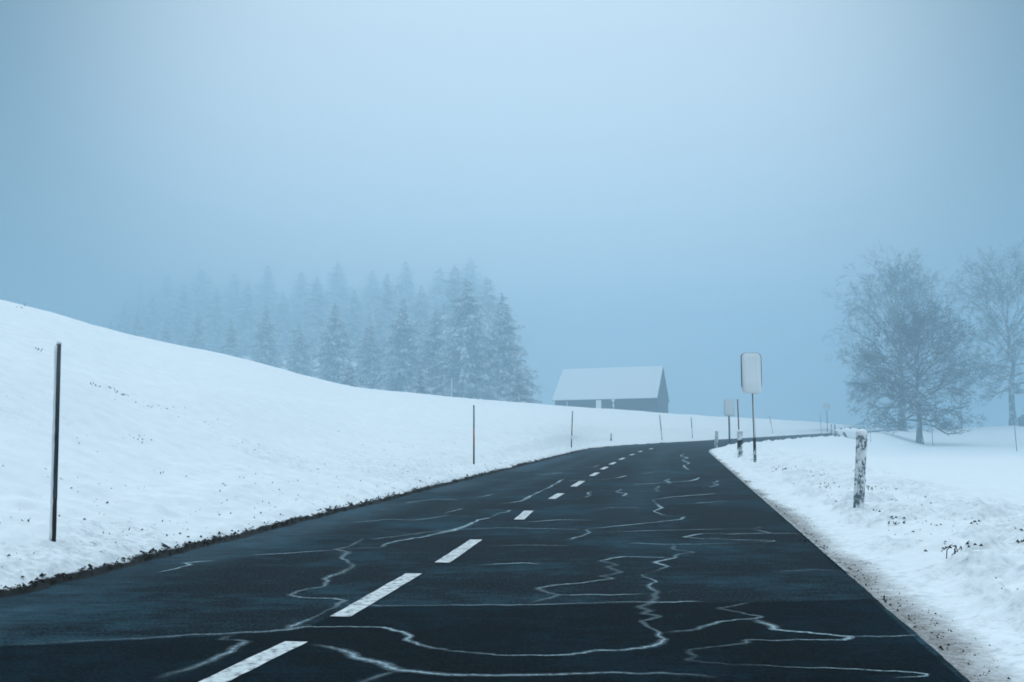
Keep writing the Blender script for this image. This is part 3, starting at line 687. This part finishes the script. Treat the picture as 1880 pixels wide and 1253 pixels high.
# ------------------------------------------------------------------ spruces
def make_spruce(seed, Ht, Rm):
    rnd = np.random.default_rng(seed); V_, F_, A_ = [], [], []
    def frond(p, d, side, ln, wd, fr, sag):
        b = len(V_); mid = p + d * ln * .5 + np.array([0, 0, -sag * .25 * ln]); tip = p + d * ln + np.array([0, 0, -sag * ln])
        V_.extend([p, mid + side * wd, tip, mid - side * wd]); F_.append((b, b + 1, b + 2, b + 3)); A_.extend([fr * .7, fr, fr * 1.1, fr])
    z = Ht * .04
    while z < Ht * .992:
        t_ = z / Ht; Lb = Rm * (1 - t_) ** .66 * rnd.uniform(.85, 1.1) + .05
        nb = int(5 + 5 * (1 - t_)); a0 = rnd.random() * 6.28
        for k in range(nb):
            az = a0 + 6.283 * k / nb + rnd.normal(0, .25); l = Lb * rnd.uniform(.55, 1.15)
            out = np.array([math.cos(az), math.sin(az), 0]); perp = np.array([-math.sin(az), math.cos(az), 0])
            droop = rnd.uniform(.55, 1.25) * (1 - .55 * t_); zo = z + rnd.normal(0, .25); frb = rnd.beta(1.2, 1.1)
            nseg = max(3, int(l / .5))
            for q in range(1, nseg + 1):
                f = q / nseg; p = out * l * f + np.array([0, 0, zo + l * (.22 * f - droop * f ** 1.7 + .22 * f ** 4)])
                fr = (.15 + .85 * f) * (.25 + .95 * frb); sc = min(1, .12 + l / 4.5)
                for sd in (-1, 1, -1, 1):
                    d = out * rnd.uniform(.2, .9) + perp * sd * rnd.uniform(.25, 1) + np.array([0, 0, rnd.uniform(-.5, .15)]); d /= np.linalg.norm(d)
                    side = np.cross(d, [0, 0, 1.]); side /= np.linalg.norm(side) + 1e-6
                    side = side + np.array([0, 0, rnd.normal(0, .6)]); ln = (.65 + .75 * (1 - .4 * f)) * sc * rnd.uniform(.6, 1.3)
                    frond(p, d, side, ln, ln * .15, fr * rnd.uniform(.7, 1.2), rnd.uniform(.1, .5))
                for _h in range(2):
                    d = np.array([rnd.normal(0, .3), rnd.normal(0, .3), -1.]); d /= np.linalg.norm(d)
                    frond(p + perp * rnd.normal(0, .25) * sc, d, perp, rnd.uniform(.5, 1.1) * sc, .10 * sc, fr * .3, 0)
        z += rnd.uniform(.42, .72) * (1 - .45 * t_)
    me = np_mesh('crown', np.array(V_), np.array(F_), {'frost': np.clip(A_, 0, 1.2)}); me.materials.append(M_spruce)
    m = MB(); m.tube([(0, 0, -.5), (.02, 0, Ht * .3), (0, .02, Ht * .7), (0, 0, Ht)], [.4, .3, .14, .02], 8); tm = m.mesh('trunk'); tm.materials.append(M_bark)
    return me, tm
sp = [make_spruce(100 + i, h, r) for i, (h, r) in enumerate([(30, 9.0), (29, 8.3), (31, 9.4), (28, 8.0), (20, 6.6)])]
ORD = ['first', 'second', 'third', 'fourth', 'fifth', 'sixth', 'seventh', 'eighth', 'ninth', 'tenth', 'eleventh', 'twelfth', 'thirteenth', 'fourteenth', 'fifteenth', 'sixteenth', 'seventeenth']
def spruce(px, Y, ytop, vi, label):
    p = at_depth(px, 783, Y); z0 = float(Hbase(p[0], p[1])); me, tm = sp[vi]
    ht = at_depth(px, ytop, Y)[2] - z0
    o = thing('spruce_tree', label, 'spruce', (p[0], p[1], z0), 'frosted spruces of the wood on the left'); o.rotation_euler[2] = random.random() * 6.28
    base = [30, 29, 31, 28, 20][vi]; k = ht / base; o.scale = (1, 1, 1)
    for n_, d_ in (('crown', me), ('trunk', tm)):
        c = bpy.data.objects.new(n_, d_); COL.objects.link(c); c.parent = o; c.scale = (k * .98, k * .98, k)
    return o
fx = [922, 856, 800, 738, 676, 612, 546, 484, 420, 358, 300, 246, 196]
ft = [540, 512, 566, 548, 580, 556, 590, 560, 588, 566, 582, 572, 588]
fy = [285, 272, 284, 278, 292, 302, 314, 328, 344, 362, 382, 402, 424]
for i, (x, yt, Y) in enumerate(zip(fx, ft, fy)):
    l = 'frosted spruce at the right-hand end of the wood, nearest the barn' if i == 0 else ('hazy frosted spruce at the far left end of the wood, fading behind the hill' if i == len(fx) - 1 else f'snow-laden spruce in the front row of the wood, {ORD[i]} from the barn end')
    spruce(x, Y, yt, [4, 0, 2, 1, 3, 0, 2, 1, 0, 3, 2, 1, 0][i], l)
bx = [893, 834, 772, 708, 648, 578, 516, 450, 392, 330, 272, 222]
bt = [508, 486, 522, 500, 530, 506, 536, 514, 526, 520, 534, 548]
for i, x in enumerate(bx):
    spruce(x, np.interp(x, [190, 930], [560, 405]), bt[i], [0, 2, 1, 3][i % 4], f'fog-veiled spruce in the middle row of the wood, {ORD[i]} from the barn end')
cx3 = [862, 806, 742, 680, 616, 548, 486, 424, 362, 300, 250]
ct = [474, 490, 478, 494, 480, 498, 486, 500, 492, 504, 520]
for i, x in enumerate(cx3):
    spruce(x, np.interp(x, [190, 930], [700, 570]), ct[i], [2, 0, 3, 1][i % 4], f'faint spruce top in the rearmost row of the wood, {ORD[i]} from the barn end')
for x, Y, yt, l in ((951, 226, 668, 'low snow-bent young spruce at the right foot of the wood'), (640, 214, 660, 'low snow-bent young spruce where the hill crest dips, at the foot of the wood'), (770, 214, 672, 'small frosted spruce at the foot of the wood, left of the white crest pole')):
    spruce(x, Y, yt, 4, l)
# ------------------------------------------------------------------ bare trees
def bare_tree(seed, Ht, trunk_r, fork, spread, levels=6, droop=.15, nmain=7, low=.25, up=.5):
    rnd = np.random.default_rng(seed); segs = []
    def grow(p, d, ln, r, lev, bias):
        n = 4 if lev < 3 else 3; pts = [p]; rads = [r]
        for k in range(n):
            d = d + rnd.normal(0, .12 + .025 * lev, 3) + np.array([0, 0, bias]) * (.5 + k / n); d /= np.linalg.norm(d)
            if lev > 0 and p[2] < fork * Ht * rnd.uniform(.45, 1.2): d[2] = max(d[2], rnd.uniform(-.25, .15)); d /= np.linalg.norm(d)
            p = p + d * ln / n; pts.append(p); rads.append(r * (1 - .55 * (k + 1) / n))
        segs.append((lev, pts, rads))
        if lev >= levels: return
        nc = [0, 8, 5, 5, 4, 4][min(lev, 5)]
        for c in range(nc):
            f = rnd.uniform(.28, 1.0) if lev > 1 else rnd.uniform(.22, 1.0) ** .8; i = min(int(f * n), n - 1); q = pts[i] + (pts[i + 1] - pts[i]) * (f * n - i)
            dd = pts[i + 1] - pts[i]; dd = dd / np.linalg.norm(dd)
            x = np.cross(dd, rnd.normal(0, 1, 3)); x /= np.linalg.norm(x)
            ang = rnd.uniform(.35, .8); nd = dd * math.cos(ang) + x * math.sin(ang)
            grow(q, nd, ln * rnd.uniform(.32, .60), max(rads[i] * .5, .019), lev + 1, -.06 - droop * .2 if lev >= 3 else .02)
    # short trunk breaking up into limbs that reach out to a rounded crown
    pts = [np.array([0, 0, -.6])]; rads = [trunk_r * 1.7]; TH_ = .66 * Ht
    for k in range(10):
        zz = TH_ * k / 9; pts.append(np.array([rnd.normal(0, .016) * zz, rnd.normal(0, .016) * zz, zz + .05])); rads.append(trunk_r * (1.3 if k == 0 else (1 - k / 9) ** .75 * .95 + .05))
    segs.append((0, pts, rads)); P = np.array(pts)
    cz, az_, ax_ = Ht * (.5 + low * .5), Ht * (.5 - low * .5), spread
    for k in range(nmain):
        f = k / (nmain - 1); z = Ht * (fork + (.64 - fork) * f ** .85)
        q = np.array([np.interp(z, P[:, 2], P[:, 0]), np.interp(z, P[:, 2], P[:, 1]), z])
        az = k * 2.399 + rnd.normal(0, .25); el = -.03 + up * f ** 1.35 + rnd.normal(0, .12)
        d = np.array([math.cos(az) * math.cos(el), math.sin(az) * math.cos(el), math.sin(el)])
        A_ = (d[0] ** 2 + d[1] ** 2) / ax_ ** 2 + d[2] ** 2 / az_ ** 2; B_ = d[2] * (z - cz) / az_ ** 2; C_ = ((z - cz) / az_) ** 2 - 1
        ln = (-B_ + math.sqrt(max(B_ * B_ - A_ * C_, .0001))) / A_
        grow(q, d, ln * rnd.uniform(.78, .95), np.interp(z, P[:, 2], np.array(rads)) * .36 + .035, 1, .05 - droop * (1 - f))
    return segs
def build_tree(name, label, loc, segs, lev_trunk=1):
    o = thing(name, label, 'bare tree', loc, 'bare leafless trees on the right')
    V1, F1, V2, F2 = [], [], [], []
    for lev, pts, rads in segs:
        Vt, Ft = (V1, F1) if lev <= lev_trunk else (V2, F2); n = 10 if lev == 0 else (5 if lev <= 2 else 3); b = len(Vt)
        for i, p in enumerate(pts):
            d = pts[min(i + 1, len(pts) - 1)] - pts[max(i - 1, 0)]; d = d / (np.linalg.norm(d) + 1e-9)
            x = np.cross(d, [.3, .9, .1]); x /= np.linalg.norm(x) + 1e-9; y = np.cross(d, x)
            for k in range(n):
                t_ = 6.2832 * k / n; Vt.append(p + rads[i] * (math.cos(t_) * x + math.sin(t_) * y))
        for i in range(len(pts) - 1):
            for k in range(n): Ft.append((b + i * n + k, b + i * n + (k + 1) % n, b + (i + 1) * n + (k + 1) % n, b + (i + 1) * n + k))
    link('trunk', np_mesh('trunk', np.array(V1), np.array(F1)), o, M_bark)
    if V2: link('crown', np_mesh('crown', np.array(V2), np.array(F2)), o, M_twig)
    return o
def tree_at(px, py, Y=None):
    if Y is None: return ground_hit(px, py)
    p = at_depth(px, py, Y); return np.array([p[0], p[1], float(Hbase(p[0], p[1]))])
def height(b, px, ytop): return at_depth(px, ytop, b[1])[2] - b[2]
b = tree_at(1657, 797, 225); h = height(b, 1650, 498)
build_tree('bare_tree', 'tallest broad bare tree with a thick trunk on a snowy mound, behind the forked tree', b, bare_tree(5, h, .9, .13, 95 * mpp(b), 5, .06, 40, .06, 1.45))
b = tree_at(1689, 815); h = height(b, 1689, 575)
build_tree('bare_tree', 'shorter pale-trunked bare tree with low drooping limbs in front of the broad tree', b, bare_tree(9, h, .52, .15, 98 * mpp(b), 5, .14, 34, .05, 1.4))
b = tree_at(1860, 784, 225); h = height(b, 1860, 476)
build_tree('bare_tree', 'bare tree with a tall open crown at the right-hand side of the picture', b, bare_tree(14, h, .72, .2, 78 * mpp(b), 5, .06, 34, .16, 1.45))
b = tree_at(1766, 789, 225); h = height(b, 1766, 640)
build_tree('young_tree', 'slender young bare tree between the broad tree and the rightmost bare tree', b, bare_tree(21, h, .12, .3, h * .2, 3, .05, 14, .25, 1.4))
# ------------------------------------------------------------------ dead grass, soil crumbs
gm = MB(); cm = MB()
def blades(p, n, h, spread=.06):
    for _ in range(n):
        a = random.random() * 6.28; r = random.random() * spread; b = np.array([p[0] + math.cos(a) * r, p[1] + math.sin(a) * r, p[2] - .02])
        ln = h * random.uniform(.5, 1.2); bend = np.array([random.gauss(0, .45), random.gauss(0, .45), 1.0]); w = .005 + .004 * random.random()
        m1 = b + bend * ln * .5; t_ = b + bend * ln * .8 + np.array([random.gauss(0, .4), random.gauss(0, .4), -.1]) * ln * .5
        for q in (np.array([w, 0, 0]),): gm.add([b - q, b + q, m1 + q * .8, m1 - q * .8, t_], [(0, 1, 2, 3), (3, 2, 4)])
def crumb(p, r):
    vs_ = []; 
    for k in range(5):
        a = 6.283 * k / 5 + random.random(); vs_.append((p[0] + r * math.cos(a) * random.uniform(.6, 1.2), p[1] + r * math.sin(a) * random.uniform(.6, 1.2), p[2] - r * .3))
    vs_.append((p[0] + random.gauss(0, .2) * r, p[1], p[2] + r * random.uniform(.4, .8)))
    cm.add(vs_, [(k, (k + 1) % 5, 5) for k in range(5)])
def gp(X, Y, dz=0): return np.array([X, Y, float(Hbase(X, Y)) + dz])
# grit along the right shoulder
for k in range(1500):
    s = 3.5 + 30 * random.random() ** 1.6; e = .02 + abs(random.gauss(0, .22))
    X, Y = road_at(s, UR + e); crumb(gp(float(X), float(Y), .012), .004 + .010 * random.random() ** 2)
# left road edge fringe
for k in range(2600):
    s = 3 + 57 * random.random() ** 1.5; e = .02 + abs(random.gauss(0, .16))
    X, Y = road_at(s, UL - e); X, Y = float(X), float(Y); p = gp(X, Y, .03)
    if random.random() < .55: blades(p, 2, .03 + .045 * random.random(), .04)
    else: crumb(p + np.array([0, 0, .03]), .010 + .02 * random.random() ** 2)
for k in range(550):
    s = 3 + 50 * random.random() ** 1.3; e = .3 + random.expovariate(1.3)
    X, Y = road_at(s, UL - e); crumb(gp(float(X), float(Y), .085), .007 + .014 * random.random() ** 3)
for k in range(950):
    s = 3 + 40 * random.random() ** 1.2; e = .8 + abs(random.gauss(0, .9))
    X, Y = road_at(s, UR + e); crumb(gp(float(X), float(Y), .06), .007 + .018 * random.random() ** 3)
for px, py, n, h in ((1502, 876, 12, .32), (1510, 880, 8, .26), (1456, 867, 6, .2), (1600, 900, 6, .2), (1860, 976, 14, .22), (1868, 980, 8, .16), (1876, 1005, 3, .14), (1780, 1008, 14, .10), (1790, 1014, 12, .10), (1745, 1016, 5, .14), (1795, 968, 2, .12), (41, 567, 5, .22), (70, 645, 4, .2), (1440, 861, 14, .08), (1425, 862, 10, .08), (1520, 895, 10, .08), (1640, 960, 10, .07), (1480, 1000, 3, .1)):
    blades(ground_hit(px, py), max(2, n // 2), h * .7, .06)
    for _ in range(4): q = ground_hit(px + random.gauss(0, 6), py + random.gauss(0, 2)); crumb(q + np.array([0, 0, .05]), .02)
# ledge and thin spots on the left slope where grass shows through
for k in range(34):
    f = random.random(); px = 162 + 66 * f; py = 702 + 23 * f + 2.5 * math.sin(f * 9); blades(ground_hit(px, py + random.gauss(0, .5)), 1, .05, .10)
for cx_, cy_, sx, sy, n in ((275, 745, 10, 2, 26), (312, 753, 14, 3, 40), (345, 768, 10, 5, 20), (250, 805, 18, 5, 60), (150, 800, 12, 3, 16), (430, 812, 10, 4, 14), (465, 825, 12, 3, 12), (260, 745, 30, 8, 20), (380, 780, 20, 8, 24), (60, 690, 40, 20, 8), (110, 860, 50, 30, 40), (230, 900, 70, 40, 60), (400, 880, 80, 30, 50), (40, 930, 30, 20, 24), (660, 790, 3, 2, 4), (300, 960, 60, 15, 40), (600, 880, 80, 15, 30), (120, 1000, 60, 20, 30), (25, 1030, 20, 15, 20)):
    for _ in range(int(n * .45)):
        px = cx_ + random.gauss(0, sx); py = cy_ + random.gauss(0, sy)
        if px < -40: continue
        blades(ground_hit(px, py) - np.array([0, 0, .012]), random.choice((1, 2, 3)), .030 + .032 * random.random() ** 2, .07)
tag(gm.build('dead_grass', M_grass, None, smooth=False), 'dark dead grass blades poking through the snow beside the road', 'grass', kind='stuff')
tag(cm.build('soil_crumbs', M_soil, None, smooth=False), 'dark crumbs of wet soil scattered over the snow verges', 'soil', kind='stuff')
# bent dark twig arching out of the right verge
p = ground_hit(1742, 1020); s = mpp(p); o = thing('bent_twig', 'small dark bent twig arching out of the snow on the right verge', 'twig', p)
m = MB(); m.tube([(-.02, 0, -.03), (-.015, 0, .04), (.02, 0, .085), (.07, .01, .065), (.085, .01, .0)], [.004, .004, .004, .0035, .003], 6); m.build('stem', M_brown, o)
m = MB(); m.tube([(.02, 0, .085), (-.04, -.01, .05), (-.07, -.01, .035)], [.003, .003, .002], 6); m.build('side_shoot', M_brown, o)
# ------------------------------------------------------------------ haze
HZ = dict(density=0.004, aniso=0.6)
m = MB(); m.box((0, 230, 43.5), (1160, 1160, 97)); hz = m.build('haze', None, None, smooth=False); tag(hz, 'pale winter fog filling the valley', 'fog', kind='stuff')
M_haze = bpy.data.materials.new('haze'); M_haze.use_nodes = True; nt = M_haze.node_tree; nt.nodes.clear()
vo = nt.nodes.new('ShaderNodeVolumePrincipled'); out = nt.nodes.new('ShaderNodeOutputMaterial')
HC = 0.9; vo.inputs['Color'].default_value = (.53 * HC, .745 * HC, .875 * HC, 1); vo.inputs['Density'].default_value = HZ['density']; vo.inputs['Anisotropy'].default_value = HZ['aniso']
nt.links.new(vo.outputs[0], out.inputs['Volume']); hz.data.materials.append(M_haze)
# ------------------------------------------------------------------ light
SUN_AZ, SUN_EL = R(0.5), R(16)
W = bpy.data.worlds.new('World'); S.world = W; W.use_nodes = True; nt = W.node_tree
bg = nt.nodes['Background']; sky = nt.nodes.new('ShaderNodeTexSky'); sky.sky_type = 'NISHITA'; sky.sun_disc = False
sky.sun_elevation = SUN_EL; sky.sun_rotation = SUN_AZ; sky.air_density = 1.0; sky.dust_density = 1.0; sky.ozone_density = 3.0
mx = nt.nodes.new('ShaderNodeMix'); mx.data_type = 'RGBA'; mx.blend_type = 'MIX'; mx.inputs[0].default_value = 0.97
tn = nt.nodes.new('ShaderNodeMix'); tn.data_type = 'RGBA'; tn.blend_type = 'MULTIPLY'; tn.inputs[0].default_value = 1; tn.inputs[7].default_value = (.55, .82, 1.0, 1); nt.links.new(sky.outputs[0], tn.inputs[6]); nt.links.new(tn.outputs[2], mx.inputs[6]); OV = 6.0; 
tcw = nt.nodes.new('ShaderNodeTexCoord'); sx = nt.nodes.new('ShaderNodeSeparateXYZ'); nt.links.new(tcw.outputs['Generated'], sx.inputs[0])
mr = nt.nodes.new('ShaderNodeMapRange'); mr.interpolation_type = 'SMOOTHSTEP'; mr.inputs[1].default_value = .35; mr.inputs[2].default_value = 1
nt.links.new(sx.outputs[2], mr.inputs[0])
LO, HI = OV * 0.16, OV * 4.2
vm = nt.nodes.new('ShaderNodeMix'); vm.data_type = 'RGBA'; vm.clamp_factor = True
vm.inputs[6].default_value = (LO * .50, LO * .84, LO * 1.04, 1); vm.inputs[7].default_value = (HI * .72, HI * .84, HI * .92, 1)
nt.links.new(mr.outputs[0], vm.inputs[0])
# the cloud glows broadly round the hidden sun
sd = nt.nodes.new('ShaderNodeVectorMath'); sd.operation = 'DOT_PRODUCT'; nt.links.new(tcw.outputs['Generated'], sd.inputs[0])
sd.inputs[1].default_value = (math.sin(SUN_AZ) * math.cos(SUN_EL), math.cos(SUN_AZ) * math.cos(SUN_EL), math.sin(SUN_EL))
gr = nt.nodes.new('ShaderNodeMapRange'); gr.interpolation_type = 'SMOOTHERSTEP'; gr.inputs[1].default_value = math.cos(R(31)); gr.inputs[2].default_value = 1.0; gr.inputs[3].default_value = 0; gr.inputs[4].default_value = 1.6
nt.links.new(sd.outputs['Value'], gr.inputs[0])
gs = nt.nodes.new('ShaderNodeVectorMath'); gs.operation = 'SCALE'; gs.inputs[0].default_value = (OV * .80, OV * .86, OV * .92); nt.links.new(gr.outputs[0], gs.inputs['Scale'])
ad = nt.nodes.new('ShaderNodeVectorMath'); ad.operation = 'ADD'; nt.links.new(vm.outputs[2], ad.inputs[0]); nt.links.new(gs.outputs[0], ad.inputs[1])
nt.links.new(ad.outputs[0], mx.inputs[7])            # overcast veil, brighter overhead
nt.links.new(mx.outputs[2], bg.inputs['Color']); bg.inputs['Strength'].default_value = .12
sl = bpy.data.lights.new('Sun', 'SUN'); sl.energy = 1.5; sl.angle = R(45); sl.color = (.80, .87, .94)
so = bpy.data.objects.new('Sun', sl); COL.objects.link(so)
from mathutils import Vector
to_sun = Vector((math.sin(SUN_AZ) * math.cos(SUN_EL), math.cos(SUN_AZ) * math.cos(SUN_EL), math.sin(SUN_EL)))
so.rotation_euler = to_sun.to_track_quat('Z', 'Y').to_euler(); so.location = (0, 0, 60)
# ------------------------------------------------------------------ camera and render settings
cd = bpy.data.cameras.new('Camera'); cam = bpy.data.objects.new('Camera', cd); COL.objects.link(cam)
cam.location = (0, 0, CAMH); cam.rotation_euler = (math.pi / 2 + TH, 0, 0); cd.sensor_width = 36; cd.lens = 36 * F / 1880; cd.clip_start = .05; cd.clip_end = 3000
S.camera = cam
vs = S.view_settings; vs.view_transform = 'Standard'; vs.look = 'None'; vs.gamma = 1; vs.exposure = -.35
S.cycles.max_bounces = 8; S.cycles.volume_bounces = 3; S.cycles.transparent_max_bounces = 12
S.cycles.sample_clamp_indirect = 4; S.cycles.sample_clamp_direct = 8; S.cycles.use_denoising = True; S.cycles.filter_width = 1.75
